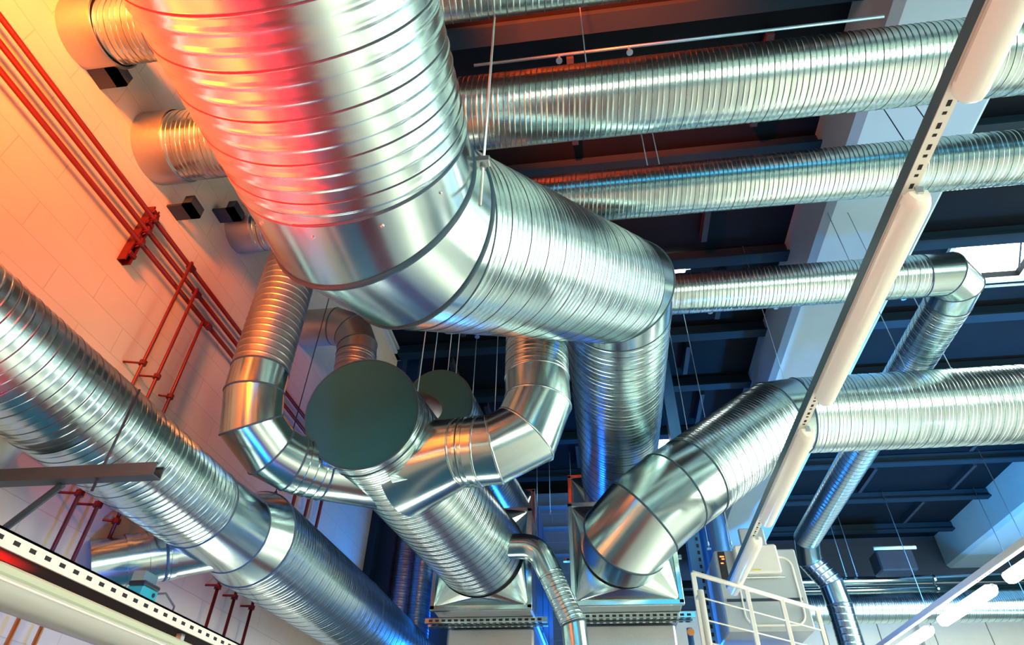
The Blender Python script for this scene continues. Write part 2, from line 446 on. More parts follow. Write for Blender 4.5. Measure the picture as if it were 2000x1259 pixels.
# dark block partition behind the air handling units
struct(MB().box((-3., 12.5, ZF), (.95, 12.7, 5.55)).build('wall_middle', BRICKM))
for z in (4.2, 4.75, 5.2):
    tn += 1
    struct(MB().box((-2.9, 12.42, z), (.9, 12.5, z+.05)).build('trim_%d' % tn, BLUEP))

# ------------------------------------------------------------------ the great header
t = thing('main_duct', 'huge spiral galvanised duct bending overhead through the middle of the hall', 'duct', (-.93, 0, 2.245))
P1 = V(-.93, 1.74, 2.245); P2 = V(-.82, 2.02, 2.31); P3 = V(.28, 3.66, 3.29)
run = duct(t, [(-.93, -4., 2.245), (-.93, 1.46, 2.245), P1, P2, P2+unit(P3-P2)*.06, P3-unit(P3-P2)*.10, P3, (.28, 3.9, 3.29), (.28, 7.0, 3.29), (.28, 7.8, 3.29)],
     [.5, .5, .5, .495, .495, .435, .43, .43, .43, .42], ['spiral:main', 'smooth', 'smooth', 'smooth', 'spiral:wide', 'smooth', 'smooth', 'spiral:ribs', 'smooth'],
     pitch=.17, n=110, beads=[0, .006, .013, .011, .004, .004, .008, .005, .006, 0],
     names=['spiral_section', 'collar', 'elbow_gore', 'elbow_gore', 'spiral_section', 'collar', 'collar', 'spiral_section', 'collar'])
screws(run[1], (-.93, 1.52, 2.245), (0, 1, 0), .5, [2.2, 2.75, 3.3, 3.85, 4.3])

# ------------------------------------------------------------------ ducts crossing the hall (they run left to right)
def wall_flange(parent, y, z, R):
    sharp(MB().lathe((XL, y, z), (1, 0, 0), [(0, R+.015), (.20, R+.015), (.215, R+.012), (.215, R)], 64, caps=False).build('wall_sleeve', DULL, parent))
t = thing('cross_duct', 'reddish spiral duct along the top edge, behind the huge duct', 'duct', (2, 1.5, 3.84))
duct(t, [(XL, 1.5, 3.84), (9, 1.5, 3.84)], .2, ['spiral:ribs'], pitch=.11, n=56); wall_flange(t, 1.5, 3.84, .21)
t = thing('cross_duct', 'widest spiral duct crossing at upper right, under the dark roof', 'duct', (2, 2.32, 3.79))
duct(t, [(XL, 2.32, 3.79), (9, 2.32, 3.79)], .245, ['spiral:ribs'], pitch=.105, n=72); wall_flange(t, 2.32, 3.79, .245)
t = thing('cross_duct', 'second spiral duct from the top at right, with a smooth coupling near the frame edge', 'duct', (2, 3.39, 4.1))
duct(t, [(XL, 3.39, 4.1), (5.02, 3.39, 4.1), (5.22, 3.39, 4.1), (9, 3.39, 4.1)], .21, ['spiral:ribs', 'smooth', 'spiral:ribs'], pitch=.105, n=60, names=[None, 'coupling', None], bead_mat=GALVS)
wall_flange(t, 3.39, 4.1, .2)
t = thing('cross_duct', 'third spiral duct, turning at an elbow beside the skylight and falling away far right', 'duct', (2, 4.84, 4.25))
zc = 4.22
duct(t, [(-.1, 4.84, zc), (3.28, 4.84, zc), (3.5, 4.84, zc), (3.66, 5.0, zc), (3.68, 5.25, zc), (3.68, 11.6, zc-.1), (3.75, 12.0, zc-.35), (4.02, 12.05, zc-.75), (4.06, 12.08, zc-1.1), (4.06, 12.08, ZF)],
     .208, ['spiral:ribs', 'smooth', 'smooth', 'smooth', 'spiral:ribs', 'smooth', 'spiral:one', 'smooth', 'spiral:one'], pitch=.11, n=60, bead=.006)
t = thing('wide_duct', 'wide spiral duct from the right edge that bends down to the central air unit', 'duct', (1.8, 6.1, 3.45))
duct(t, [(9, 6.15, 3.52), (2.2, 6.1, 3.48), (1.93, 6.05, 3.42), (.95, 5.75, 2.66), (.72, 5.68, 2.49), (.42, 5.62, 2.24), (.24, 5.72, 2.08), (.215, 5.86, 2.06)],
     [.4, .4, .4, .4, .4, .4, .395, .39], ['spiral:ribs', 'smooth', 'spiral:ribs', 'smooth', 'smooth', 'smooth', 'smooth'], pitch=.11, n=88, bead=.008,
     names=[None, None, None, 'coupling', None, None, 'collar'])

# ------------------------------------------------------------------ air handling units and the ducts that feed them
def transition(parent, x0, x1, z0, z1, y, c, r, yc, n=48):
    """square to round: flat triangles at the sides, cone pieces at the corners"""
    cs = [V(x0, y, z0), V(x1, y, z0), V(x1, y, z1), V(x0, y, z1)]
    th = np.linspace(-.75*PI, 1.25*PI, n, endpoint=False)      # begins at lower left
    cir = [V(c[0]+r*math.cos(a), yc, c[1]+r*math.sin(a)) for a in th]
    v = cs + cir; f = []
    q = n//4
    for k in range(4):
        for j in range(k*q-q//2, k*q+q//2): f.append([k, 4+(j+1) % n, 4+j % n])
        f.append([k, (k+1) % 4, 4+(k*q+q//2) % n])
    o = MB().add(v, f).build('transition_cone', GALVS, parent)
    return o

def ahu(x0, x1, z0, z1, y0, y1, label, c, r, yc, floor=True, group='air handling units'):
    t = thing('air_handling_unit', label, 'air unit', ((x0+x1)/2, (y0+y1)/2, z0), group)
    MB().box((x0, y0+.03, z0), (x1, y1, z1), bev=.015).build('casing', DULL, t)
    fr = MB(); w = .035
    for (a0, a1, b0, b1) in [(x0-.01, x1+.01, z0-.01, z0+w), (x0-.01, x1+.01, z1-w, z1+.01), (x0-.01, x0+w, z0, z1), (x1-w, x1+.01, z0, z1)]:
        fr.box((a0, y0, b0), (a1, y0+.05, b1), bev=.004)
    fr.build('flange_frame', GALVS, t)
    transition(t, x0+.03, x1-.03, z0+.03, z1-.03, y0+.02, c, r, yc)
    # slotted carrier rails under the casing
    for yy in (y0+.28, y0+.42) if floor else (y0+.3,):
        ra = MB(); ra.box((x0-.12, yy, z0-.05), (x1+.12, yy+.05, z0-.005))
        for xx in np.arange(x0-.08, x1+.05, .062):
            ra.box((xx, yy-.001, z0-.038), (xx+.036, yy+.001, z0-.018), 1); ra.box((xx, yy+.012, z0-.0515), (xx+.036, yy+.036, z0-.0495), 1)
        ra.build('slotted_rail', [GALVS, HOLE], t)
    # lower panels
    MB().box((x0+.03, y0+.62, z0-.42), (x1-.04, y1, z0-.02), bev=.02).build('drain_pan', DULL, t)
    MB().box((x0+.06, y0+.9, z0-.46), (x1-.1, y1, z0-.425)).build('panel_strip', DARKM, t)
    for xx in (x0+.02, x1-.08):
        for yy in (y0+1.0, y1-.1):
            MB().box((xx, yy, ZF if floor else z0-.4), (xx+.06, yy+.06, z0-.4 if floor else z0)).build('leg', BLUEP, t)
    for yy in np.arange(y0+.45, y1-.3, .72):
        for xx in (x0-.008, x1+.002): MB().box((xx, yy, z0+.06), (xx+.006, yy+.64, z1-.06)).build('side_panel', BLUED if xx > x0 else GALVS, t)
    return t

ahu(-1.60, -.66, 1.57, 2.52, 6.0, 8.6, 'galvanised air unit below the capped header, bottom centre left', (-1.13, 2.05), .43, 5.84)
ahu(-.28, .71, 1.59, 2.55, 6.0, 8.6, 'galvanised air unit under the end of the wide duct, bottom centre', (.215, 2.06), .39, 5.84)
ahu(-1.52, -.83, 2.95, 3.62, 8.0, 10.6, 'upper galvanised air unit behind, fed by the rear capped header', (-1.2, 3.3), .315, 7.80, floor=False)
ahu(-.36, .92, 2.79, 3.80, 8.0, 10.6, 'upper air unit mostly hidden behind the end of the wide duct', (.28, 3.29), .40, 7.80, floor=False)

t = thing('capped_header', 'fat spiral header with a large dark end cap facing the viewer', 'duct', (-1.4, 4.5, 2.1))
hA, hB = V(-1.64, 3.70, 2.32), V(-1.13, 5.90, 2.05); hd = unit(hB-hA)
def skew(A, d, deg):
    r = unit(A); ax = unit(np.cross(d, r))
    return np.array(Matrix.Rotation(math.radians(deg), 3, Vector(ax))) @ d
duct(t, [hA, hA+hd*.20, hB], [.415, .41, .42], ['spiral:fine', 'spiral:fine'], pitch=.075, n=88, capA='disc', bead=.006, beads=[.006, .006, 0], nA=skew(hA, hd, 19))
t = thing('capped_header', 'smaller spiral header with a dark end cap, partly hidden behind the large cap', 'duct', (-1.4, 6, 3.2))
gA, gB = V(-1.48, 5.13, 3.28), V(-1.2, 7.82, 3.3)
duct(t, [gA, gB], [.335, .31], ['spiral:fine'], pitch=.07, n=64, capA='disc', bead=.006, nA=skew(gA, unit(gB-gA), 15))

def on_header(s): return hA + (hB-hA)*s
# right branch: shoe, ribbed band, three gores, riser
t = thing('branch_duct', 'bright smooth branch leaving the capped header to the right and rising by an elbow', 'duct', (-.6, 4., 2.1))
duct(t, [(-1.42, 4.22, 2.12), (-.95, 4.04, 2.14), (-.80, 4.01, 2.13), (-.70, 4.0, 2.13), (-.48, 4., 2.24), (-.385, 4., 2.50), (-.39, 4., 2.72), (-.39, 4., 4.6)],
     [.36, .25, .25, .25, .25, .25, .25, .25], ['smooth', 'smooth', 'smooth', 'smooth', 'smooth', 'smooth', 'spiral:ribs'], pitch=.11, n=64, bead=.007,
     names=['saddle', 'collar', 'elbow_gore', None, None, None, None], bead_mat=GALVS)
for s in (-.93, -.89, -.83): collar(t, (s, 4.03, 2.137), (1, -.15, 0), .252, .02, name='rib_ring', lips=False)
# triangular gusset plate under the shoe
q3 = [V(-1.42, 3.9, 1.89), V(-.96, 4.07, 1.92), V(-1.43, 4.48, 1.815)]
MB().add(q3+[p+V(.01, .02, .05) for p in q3], [[0, 1, 2], [3, 5, 4], [0, 3, 4, 1], [1, 4, 5, 2], [2, 5, 3, 0]]).build('gusset_plate', GALVS, t)
# left branch: riser from the duct above, elbow, ribbed band, cone
t = thing('branch_duct', 'grey spiral branch dropping beside the red pipes and curving into the capped header', 'duct', (-2.33, 3.5, 2.3))
duct(t, [(-2.36, 3.39, 3.98), (-2.335, 3.40, 2.52), (-2.33, 3.41, 2.34), (-2.31, 3.47, 2.12), (-2.23, 3.66, 2.02), (-2.12, 3.80, 1.99), (-1.97, 3.97, 2.0), (-1.45, 4.50, 2.2)],
     [.2, .2, .2, .2, .2, .2, .2, .31], ['spiral:one', 'smooth', 'smooth', 'smooth', 'smooth', 'smooth', 'smooth'], pitch=.06, n=60, bead=.006, mats=[DULL, None, None, None, None, None, None],
     names=[None, 'collar', None, None, None, 'collar', 'saddle'])
for s in (.25, .55, .85):
    p = V(-2.12, 3.80, 1.99)*(1-s) + V(-1.97, 3.97, 2.0)*s
    collar(t, p, (.15, .17, .01), .202, .016, name='rib_ring', lips=False)
# middle branch
t = thing('branch_duct', 'small grey elbow duct between the dropping branch and the large dark cap', 'duct', (-2.4, 4.84, 4.))
duct(t, [(XL, 4.84, 4.12), (-2.62, 4.84, 4.12), (-2.42, 4.84, 4.03), (-2.33, 4.84, 3.82), (-2.32, 4.84, 3.70), (-2.30, 4.86, 3.4), (-2.1, 4.95, 3.18), (-1.5, 5.35, 3.25)], .2,
     ['smooth', 'smooth', 'smooth', 'smooth', 'spiral:ribs', 'smooth', 'smooth'], pitch=.1, n=56, bead=.006, mats=[DULL]*7)
# small elbow pipe between the two units
t = thing('small_pipe', 'slim elbow pipe leaving the header near its lower end and dropping between the air units', 'pipe', (-.4, 6.0, 1.8))
pts = [V(-1.1, 5.62, 2.0), V(-.86, 5.62, 2.0)] + [V(-.70 + .22*math.sin(a), 5.62, 1.78 + .22*math.cos(a)) for a in np.linspace(0, PI/2-.35, 9)]
ed = unit(pts[-1]-pts[-2]); pts.append(pts[-1]+ed*.12)
MB().tube(pts[:2], .112, 40, caps=False).build('spigot', GALVS, t, True)
MB().tube(pts[1:], .11, 40, caps=False).build('elbow', GALVS, t, True)
duct(t, [pts[-1]-ed*.02, pts[-1]+ed*.45, pts[-1]+ed*.6+V(0, 0, -.6)], .105, ['spiral:ribs', 'smooth'], pitch=.1, n=40)
collar(t, (-.86, 5.62, 2.0), (1, 0, 0), .112, .03, n=40, name='band')
# dim vertical ducts behind the left of the header
for x, y, r, z1, lab in ((-2.62, 8.36, .29, 4.6, 'dim blue vertical spiral duct left of the lower air unit, the further left'), (-2.27, 7.95, .15, 3.4, 'slim blue vertical pipe with bright rings beside the lower air unit')):
    t = thing('vertical_duct', lab, 'duct', (x, y, 1.8))
    duct(t, [(x, y, 1.75), (x, y, z1)], r, ['spiral:ribs'], pitch=.1, n=40, mats=[BLUED], capB='disc')

for a, b, c_ in ((7.75, 7.95, .10), (7.95, 8.02, .30), (8.02, 17., .03)):
    tn += 1
    struct(MB().box((XL, a, ZF), (XL+c_, b, ZC)).build('trim_%d' % tn, NAVY))
# ------------------------------------------------------------------ the duct along the left wall
t = thing('wall_duct', 'long spiral duct with a bright streak running along the left wall to the bottom centre', 'duct', (-2.46, 3, 1.5))
duct(t, [(-2.46, -4, 1.52), (-2.46, 3.42, 1.52), (-2.455, 3.86, 1.53), (-2.43, 4.06, 1.56), (-2.42, 6.1, 1.585), (-2.42, 9.6, 1.585)], [.255, .255, .268, .33, .335, .335], ['spiral:fine', 'smooth', 'smooth', 'spiral:fine', 'spiral:fine'],
     pitch=.13, n=80, bead=.006, names=[None, 'coupling', 'reducer', None, None])
# side stub toward the wall with its damper motor
t = thing('branch_stub', 'smooth branch stub under the wall duct, running down to the wall', 'duct', (-2.7, 3.2, 1.2))
sA, sB = V(-2.46, 3.86, 1.45), V(-3., 3.38, 1.15); sd_ = unit(sB-sA)
duct(t, [sA, sA+(sB-sA)*.5, sB], [.16, .155, .155], ['smooth', 'smooth'], n=44, names=['saddle', 'damper_section'])
for q in (.45, .6, .75): collar(t, sA+(sB-sA)*q, sd_, .157, .03, n=44, name='clamp_band', lips=False)
screws(t, sA+(sB-sA)*.66, sd_, .155, [0, .8, 1.6, 5.5])
t = thing('branch_stub', 'bright smooth branch stub at the left frame edge, above the steel strut', 'duct', (-2.7, 2.3, 1.4))
duct(t, [(-2.42, 2.07, 1.40), (-3., 2.47, 1.42)], .088, ['smooth'], n=40, names=['saddle'])
t = thing('damper_motor', 'small teal damper motor beneath the branch stub', 'motor', (-2.55, 3.2, 1.05))
mq = V(-2.53, 3.30, .97)
MB().box(mq+V(-.05, -.07, -.035), mq+V(.05, .07, .03), bev=.008).build('housing', TEAL, t)
MB().box(mq+V(-.052, -.072, .03), mq+V(.052, .072, .055), bev=.006).build('lid', BLACKP, t)
MB().box(mq+V(-.052, -.06, .055), mq+V(.02, .06, .11)).build('mount_bracket', GALVS, t)
MB().lathe(mq+V(.05, .03, 0), (1, 0, 0), [(0, .012), (.004, .012)], 10).build('knob', BLACKP, t)
cab = [mq+V(.0, .07, .02), mq+V(0, .2, .06), mq+V(-.03, .36, .03), mq+V(-.1, .45, -.08), mq+V(-.2, .45, -.22), V(-2.99, 3.72, .7)]
tag(MB().tube([V(*Vector(cab[0]).lerp(Vector(cab[1]), .0))]+cab[1:], .006, 6).build('motor_cable', RUBBER, None, True), 'thin brown cable looping from the teal damper motor to the wall', 'cable')
# strut under the wall duct, hung on rods
t = thing('strut_channel', 'slotted steel strut carrying the wall duct, its open end facing right', 'bracket', (-2.4, 2.3, 1.2))
ch = [(-.03, -.03), (.03, -.03), (.03, .03), (.018, .03), (.018, .024), (.024, .024), (.024, -.024), (-.024, -.024), (-.024, .024), (-.018, .024), (-.018, .03), (-.03, .03)]
MB().prism(ch, (-3., 2.27, 1.18), (-1.88, 2.27, 1.18), (0, 0, 1)).build('channel', STRUT, t)
MB().tube([(-2.16, 2.27, 1.10), (-2.16, 2.27, 1.62)], .006, 8).build('rod', DARKM, t, True)
MB().tube([(-3., 2.5, .75), (-2.35, 2.3, 1.15)], .016, 6).build('brace', STRUT, t)

# ------------------------------------------------------------------ red-brown pipes on the left wall
def pipe(name, pts, r, label, cat='pipe', mat=None, group=None, n=10, clips=()):
    t = thing(name, label, cat, pts[len(pts)//2], group)
    MB().tube(fillet(pts, .09), r, n).build('pipe_run', mat or COPPER, t, True)
    for c, d in clips:
        MB().lathe(np.asarray(c)-np.asarray(d)*.012, d, [(0, r*1.7), (.024, r*1.7)], 14).build('clip_ring', mat or COPPER, t)
        MB().tube([np.asarray(c)+V(0, 0, 0), V(XL, c[1]-.0, c[2])], .006, 6).build('clip_stem', mat or COPPER, t)
        MB().lathe((XL, c[1], c[2]), (1, 0, 0), [(0, .022), (.012, .022)], 10).build('clip_plate', mat or COPPER, t)
    return t
def fillet(pts, r, k=5):
    pts = [np.asarray(p, float) for p in pts]; out = [pts[0]]
    for i in range(1, len(pts)-1):
        a, b, c = pts[i-1], pts[i], pts[i+1]; d0, d1 = unit(a-b), unit(c-b)
        rr = min(r, np.linalg.norm(a-b)*.45, np.linalg.norm(c-b)*.45)
        for q in np.linspace(0, 1, k): out.append((1-q)**2*(b+d0*rr) + 2*q*(1-q)*b + q*q*(b+d1*rr))
    return out+[pts[-1]]
PX = -2.93
for z, yE, zd, lab in ((3.26, 6.05, 2.6, 'uppermost'), (3.14, 5.75, 2.6, 'middle'), (3.02, 5.45, 2.6, 'lowest')):
    t = thing('wall_pipe', lab + ' of the three long dark red pipes on the left wall', 'pipe', (PX, 2.5, z), 'long pipes along the left wall')
    MB().tube(fillet([(PX, -3.5, z), (PX, yE, z), (PX, yE, 2.0)], .09), .017, 10).build('pipe_run', COPPER, t, True)
    for yc in (2.53, 4.4):
        MB().lathe((PX, yc-.015, z), (0, 1, 0), [(0, .03), (.03, .03)], 14).build('clip_ring', COPPER, t)
        MB().tube([(PX, yc, z), (PX, yc, z-.03), (XL+.03, yc, z-.05)], .006, 6).build('clip_stem', COPPER, t)
for y, zt, lab in ((2.955, 3.26, 'nearest'), (3.115, 3.14, 'middle'), (3.36, 3.02, 'furthest')):
    t = thing('drop_pipe', lab + ' of the three thin red pipes dropping behind the wall duct', 'pipe', (PX, y, 2), 'thin drop pipes on the left wall')
    x = PX + .05 if zt > 3.05 else PX
    low = 1.28 if y > 3.3 else .2        # the furthest one ends above the branch stub
    MB().tube(fillet([(PX, y+.07, zt), (x, y, zt+.0), (x, y, low)], .06), .0115, 10).build('pipe_run', COPPER, t, True)
    MB().lathe((PX, y+.045, zt), (0, 1, 0), [(0, .028), (.05, .028)], 12).build('tee', COPPER, t)
    if low < 1: MB().tube([(x, y, .80), (x, y, ZF)], .0122, 10).build('lower_run', COPPERB, t, True)
    for zc_ in (2.32, 1.42):
        MB().lathe((x, y, zc_-.015), (0, 0, 1), [(0, .024), (.03, .024)], 12).build('clip_ring', COPPER, t)
        MB().tube([(x, y, zc_), (XL, y-.03, zc_)], .008, 6).build('clip_stem', COPPER, t)
for y, lab in ((4.63, 'nearest'), (4.9, 'middle'), (5.2, 'furthest')):
    t = thing('drop_pipe', lab + ' of the three short dark pipes seen below the wall duct', 'pipe', (PX, y, 1), 'short drop pipes below the wall duct')
    MB().tube([(PX, y, 2.12), (PX, y, ZF)], .013, 10).build('pipe_run', COPPER, t, True)
    for zc_ in (1.40, .9):
        MB().lathe((PX, y, zc_-.015), (0, 0, 1), [(0, .026), (.03, .026)], 12).build('clip_ring', COPPER, t)
        MB().tube([(PX, y, zc_), (PX+.01, y-.05, zc_), (XL, y-.06, zc_)], .008, 6).build('clip_stem', COPPER, t)
t = thing('pipe_bracket', 'slotted red bracket strut holding the three long wall pipes', 'bracket', (XL, 2.53, 3.0))
MB().prism(ch, (XL+.03, 2.53, 2.84), (XL+.03, 2.53, 3.36), (1, 0, 0)).build('channel', COPPER, t)
for z in (2.9, 3.05, 3.2, 3.31): MB().box((XL+.055, 2.50, z-.015), (XL+.075, 2.56, z+.015)).build('clamp_plate', COPPER, t)
# lugs below the wall sleeves
for y, z, lab in ((1.70, 3.70, 'dark angle bracket under the topmost wall sleeve'), (2.70, 3.56, 'dark angle bracket under the second wall sleeve'), (3.1, 3.98, 'dark bracket box at the third wall sleeve')):
    t = thing('angle_bracket', lab, 'bracket', (XL, y, z))
    MB().box((XL, y-.07, z-.04), (XL+.19, y+.07, z-.02)).build('base_plate', DARKM, t)
    MB().box((XL+.12, y-.07, z-.04), (XL+.19, y+.07, z+.06)).build('lip', DARKM, t)

# ------------------------------------------------------------------ lamp rows
def rail(name, x, z, y0, y1, label, slots, w=.055, h=.066, face='down', body=None):
    t = thing(name, label, 'lamp rail', (x, (y0+y1)/2, z))
    mb = MB()
    MB().box((x-.002, y0, z+.004), (x+w+.002, y1, z+h), bev=.003).build('channel', body or RAILSHADE, t)
    mb.box((x, y0, z), (x+w, y1, z+.004))
    for a, b in slots:
        k = 0
        for y in np.arange(a, b, .048):
            L = .026 if k % 2 == 0 else .013
            if face == 'down': mb.box((x+w*.38, y, z-.0012), (x+w*.66, y+L, z+.001), 1)
            else: mb.box((x+w-.001, y, z+h*.35), (x+w+.0012, y+.018, z+h*.6), 1)
            k += 1
    mb.build('cover_strip', [WHITE, HOLE], t)
    return t

def lamp(x, z, y0, y1, label, lit, group, w=.105, h=.085, cat='lamp'):
    t = thing('ceiling_strip_lamp', label, cat, (x, (y0+y1)/2, z), group)
    mb = MB()
    pf = [(-w*.5, 0), (w*.5, 0), (w*.5, -h*.35), (w*.36, -h*.82), (w*.2, -h), (-w*.2, -h), (-w*.36, -h*.82), (-w*.5, -h*.35)]
    secs = [(y0, .72), (y0+.02, .93), (y0+.05, 1), (y1-.05, 1), (y1-.02, .93), (y1, .72)]; k = len(pf)
    v = [(x+a*s, y, z-.012+b*s) for y, s in secs for a, b in pf]
    f = [[i*k+j, i*k+(j+1) % k, (i+1)*k+(j+1) % k, (i+1)*k+j] for i in range(len(secs)-1) for j in range(k)] + [list(range(k))[::-1], list(range((len(secs)-1)*k, len(secs)*k))]
    sharp(MB().add(v, f).build('diffuser', TUBEON if lit else TUBEOFF if lit is not None else TUBEDIM, t), 50)
    bk = MB().box((x-w*.42, y0+.03, z-.014), (x+w*.42, y1-.03, z+.004)).build('back_plate', WHITE, t)
    for sx in (-1, 1): MB().tube([(x+sx*w*.5, y0+.06, z-.02), (x+sx*w*.5, y1-.06, z-.02)], .004, 6).build('edge_strip', WHITE, bk)
    for yy in (y0-.012, y1+.002):
        MB().box((x-.012, yy, z-.035), (x+.012, yy+.01, z+.002)).build('end_clip', ROD, bk)
    return t

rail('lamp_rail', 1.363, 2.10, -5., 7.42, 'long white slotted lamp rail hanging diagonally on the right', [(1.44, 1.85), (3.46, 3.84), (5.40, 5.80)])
GN = 'strip lamps on the near right rail'
for a, b, lab in ((-.25, 1.41, 'strip lamp at the top right, upper end of the rail'), (1.85, 3.44, 'long pale strip lamp in front of the pale girder'), (3.83, 5.38, 'strip lamp in front of the wide duct elbow'), (5.80, 7.35, 'lowest strip lamp on the rail, beside the stair rail')):
    lamp(1.415, 2.095, a, b, lab, False, GN)
rail('lamp_rail', 3.86, 2.1, 2., 11.5, 'white lamp rail with glowing tubes at the lower right corner', [(8.66, 9.02), (7.0, 7.3)], body=WHITE)
GF = 'glowing strip lamps at lower right'
for a, b, lab in ((5.5, 7.0, 'glowing strip lamp cut by the right frame edge'), (7.32, 8.66, 'middle glowing strip lamp at lower right'), (9.02, 10.5, 'glowing strip lamp cut by the bottom frame edge at right')):
    lamp(4.02, 2.07, a, b, lab, True, GF, w=.12, h=.09)
t = thing('lamp_rail', 'pale slotted lamp rail at the lower left corner', 'lamp rail', (-1.46, 2., .5))
mb = MB(); mb.box((-1.42, -2., .50), (-1.414, 6.5, .54)); mb.box((-1.52, -2., .50), (-1.514, 6.5, .54)); mb.box((-1.52, -2., .534), (-1.414, 6.5, .54)); mb.box((-1.514, -2., .506), (-1.42, 6.5, .534), 1)  # dark box fills the open channel as its inner shade
for y in np.arange(.9, 6.4, .054): mb.box((-1.4145, y, .514), (-1.4125, y+.02, .524), 1)
mb.build('slotted_rail', [WHITE, HOLE], t)
for a, b, lab in ((-.6, .72, 'strip lamp cut by the left frame edge at lower left'), (.78, 2.35, 'broad pale strip lamp hanging in the lower left corner')):
    t = lamp(-1.445, .452, a, b, lab, None, 'strip lamps at lower left', w=.105, h=.05)
    MB().box((-1.51, a, .440), (-1.39, b, .466), bev=.006).build('gear_tray', TRAY, t)
    for yy in (a+.2, b-.2): MB().box((-1.46, yy, .466), (-1.44, yy+.02, .50)).build('hook', ROD, t)
t = thing('batten_lamp', 'small bright lamp under the roof beside the huge duct elbow', 'lamp', (1.3, 6.3, 5.9))
MB().box((.9, 6.26, 5.9), (1.42, 6.34, 5.96), bev=.01).build('tube', TUBEON, t)
MB().box((.85, 6.25, 5.96), (1.5, 6.35, 6.0)).build('housing', WHITE, t)

# ------------------------------------------------------------------ thin pipes under the roof
def cross_pipe(y, z, x0, x1, r, label, drops=(), mat=None, bend=None):
    t = thing('thin_pipe', label, 'pipe', ((x0+x1)/2, y, z))
    pts = [(x1, y, z), (x0, y, z)] + ([bend] if bend else [])
    MB().tube(fillet(pts, .15), r, 8).build('pipe_run', mat or STEELW, t, True)
    for x in drops:
        MB().tube([(x, y, z), (x, y, z-.09)], r*.8, 8).build('sprinkler_head', mat or STEELW, t, True)
        MB().lathe((x, y, z-.10), (0, 0, 1), [(0, r*2), (.012, r*2)], 10).build('deflector', mat or STEELW, t)
    return t
cross_pipe(2.72, 5.22, -.8, 2.62, .014, 'thin sprinkler pipe crossing above the widest cross duct', (-.05, .55))
cross_pipe(6.3, 5.1, -1.9, -.2, .016, 'thin bent pipe under the roof between wall and riser', (-1.4,), bend=(-1.9, 6.3, 5.9))
cross_pipe(6.25, 5.2, .9, 7.5, .016, 'thin pipe just below the third cross duct', (1.6, 2.4, 3.9))

# hanging rods, each from roof to the thing it carries
t = thing('hanger_rod', 'thick steel rod with clamp holding the huge duct beside its bend', 'hanger', (-.395, 1.66, 2.2))
rx, ry = -.395, 1.66
MB().tube([(rx, ry, 2.02), (rx, ry, 5.98)], .0065, 10).build('rod', ROD, t, True)
MB().box((rx-.035, ry-.02, 2.30), (rx+.03, ry+.02, 2.34), bev=.004).build('clamp', ROD, t)
MB().lathe((rx, ry, 2.27), (0, 0, 1), [(0, .016), (.03, .016)], 6).build('nut', ROD, t)
HG = [(.15, 2.32, 4.04, 'rod holding the widest cross duct at its left'), (.64, 3.39, 4.31, 'left rod of a pair holding the second cross duct'), (.74, 3.39, 4.31, 'right rod of a pair holding the second cross duct'),
      (2.72, 3.39, 4.31, 'left dark rod crossing the pale girder above the second cross duct'), (2.98, 3.39, 4.31, 'right dark rod crossing the pale girder above the second cross duct'),
      (2.70, 4.84, 4.43, 'left rod in front of the girder above the third cross duct'), (2.9, 4.84, 4.43, 'right rod in front of the girder above the third cross duct'),
      (2.14, 6.0, 3.48, 'long rod ending at the elbow of the wide duct'), (3.92, 6.1, 3.9, 'rod holding the wide duct near the right frame edge'), (3.47, 6.1, 3.9, 'rod holding the wide duct just right of the strip lamp'),
      (1.30, 6.4, 2.2, 'slanting-looking rod in the dark gap right of the drop duct'), (1.08, 6.4, 2.2, 'straight rod in the dark gap right of the drop duct'),
      (-1.26, 3.76, 2.36, 'pale rod holding the cap end of the large header'), (-1.62, 5.25, 3.5, 'leftmost rod above the rear capped header'), (-1.45, 5.22, 3.56, 'middle rod above the rear capped header'), (-1.38, 5.3, 3.56, 'third rod above the rear capped header'),
      (-1.07, 6.0, 3.3, 'rod left of the riser, in the dark gap'), (-1.45, 6.5, 3.58, 'faint rod above the right rim of the rear cap'), (-2.42, 4.2, 1.9, 'dark rod in front of the pale wall beside the small elbow duct'),
      (7.44, 12., 2.1, 'long rod at the far right under the dark roof'), (6.31, 14., 3.4, 'far rod reaching down to the shiny pipes'), (-.47, 11.5, 4.7, 'rod in the blue gap left of the drop duct, rightmost'), (-.89, 11.5, 4.7, 'middle rod in the blue gap above the air units'), (-1.14, 11.5, 4.7, 'left rod in the blue gap above the air units'),
      (5.4, 15.1, 4.5, 'faint rod just right of the long falling duct'), (5.63, 15.1, 4.5, 'second faint rod right of the falling duct'), (8.2, 14.0, 3.6, 'faint rod at far right near the second girder')]
for x, y, z, lab in HG:
    hanger(x, y, z, lab, r=.0045 if y < 8 else .008, mat=DARKM if ('dark rod' in lab) else None)

# ------------------------------------------------------------------ far end of the hall
def hpipe(y, z, x0, x1, r, label, spiral=False, mat=None):
    t = thing('far_pipe', label, 'pipe', ((x0+x1)/2, y, z))
    if spiral: duct(t, [(x0, y, z), (x1, y, z)], r, ['spiral:ribs'], pitch=.13, n=40)
    else:
        MB().tube([(x0, y, z), (x1, y, z)], r, 24).build('pipe_run', mat or GALVS, t, True)
        for x in np.arange(x0+.6, x1, 1.9): MB().lathe((x, y, z), (1, 0, 0), [(0, r*1.1), (.04, r*1.1)], 24, caps=False).build('band', mat or GALVS, t)
    return t
hpipe(15., 3.80, 3.6, 10.3, .30, 'far ribbed duct running across below the shiny pipes', True)
hpipe(15.2, 4.42, .9, 9.6, .09, 'upper shiny pipe crossing the far end')
hpipe(15.2, 4.22, .9, 9.0, .07, 'lower shiny pipe crossing the far end')
t = thing('hanging_heater', 'dark box with a bright top edge hanging at the far end', 'heater', (6.35, 14.6, 4.6))
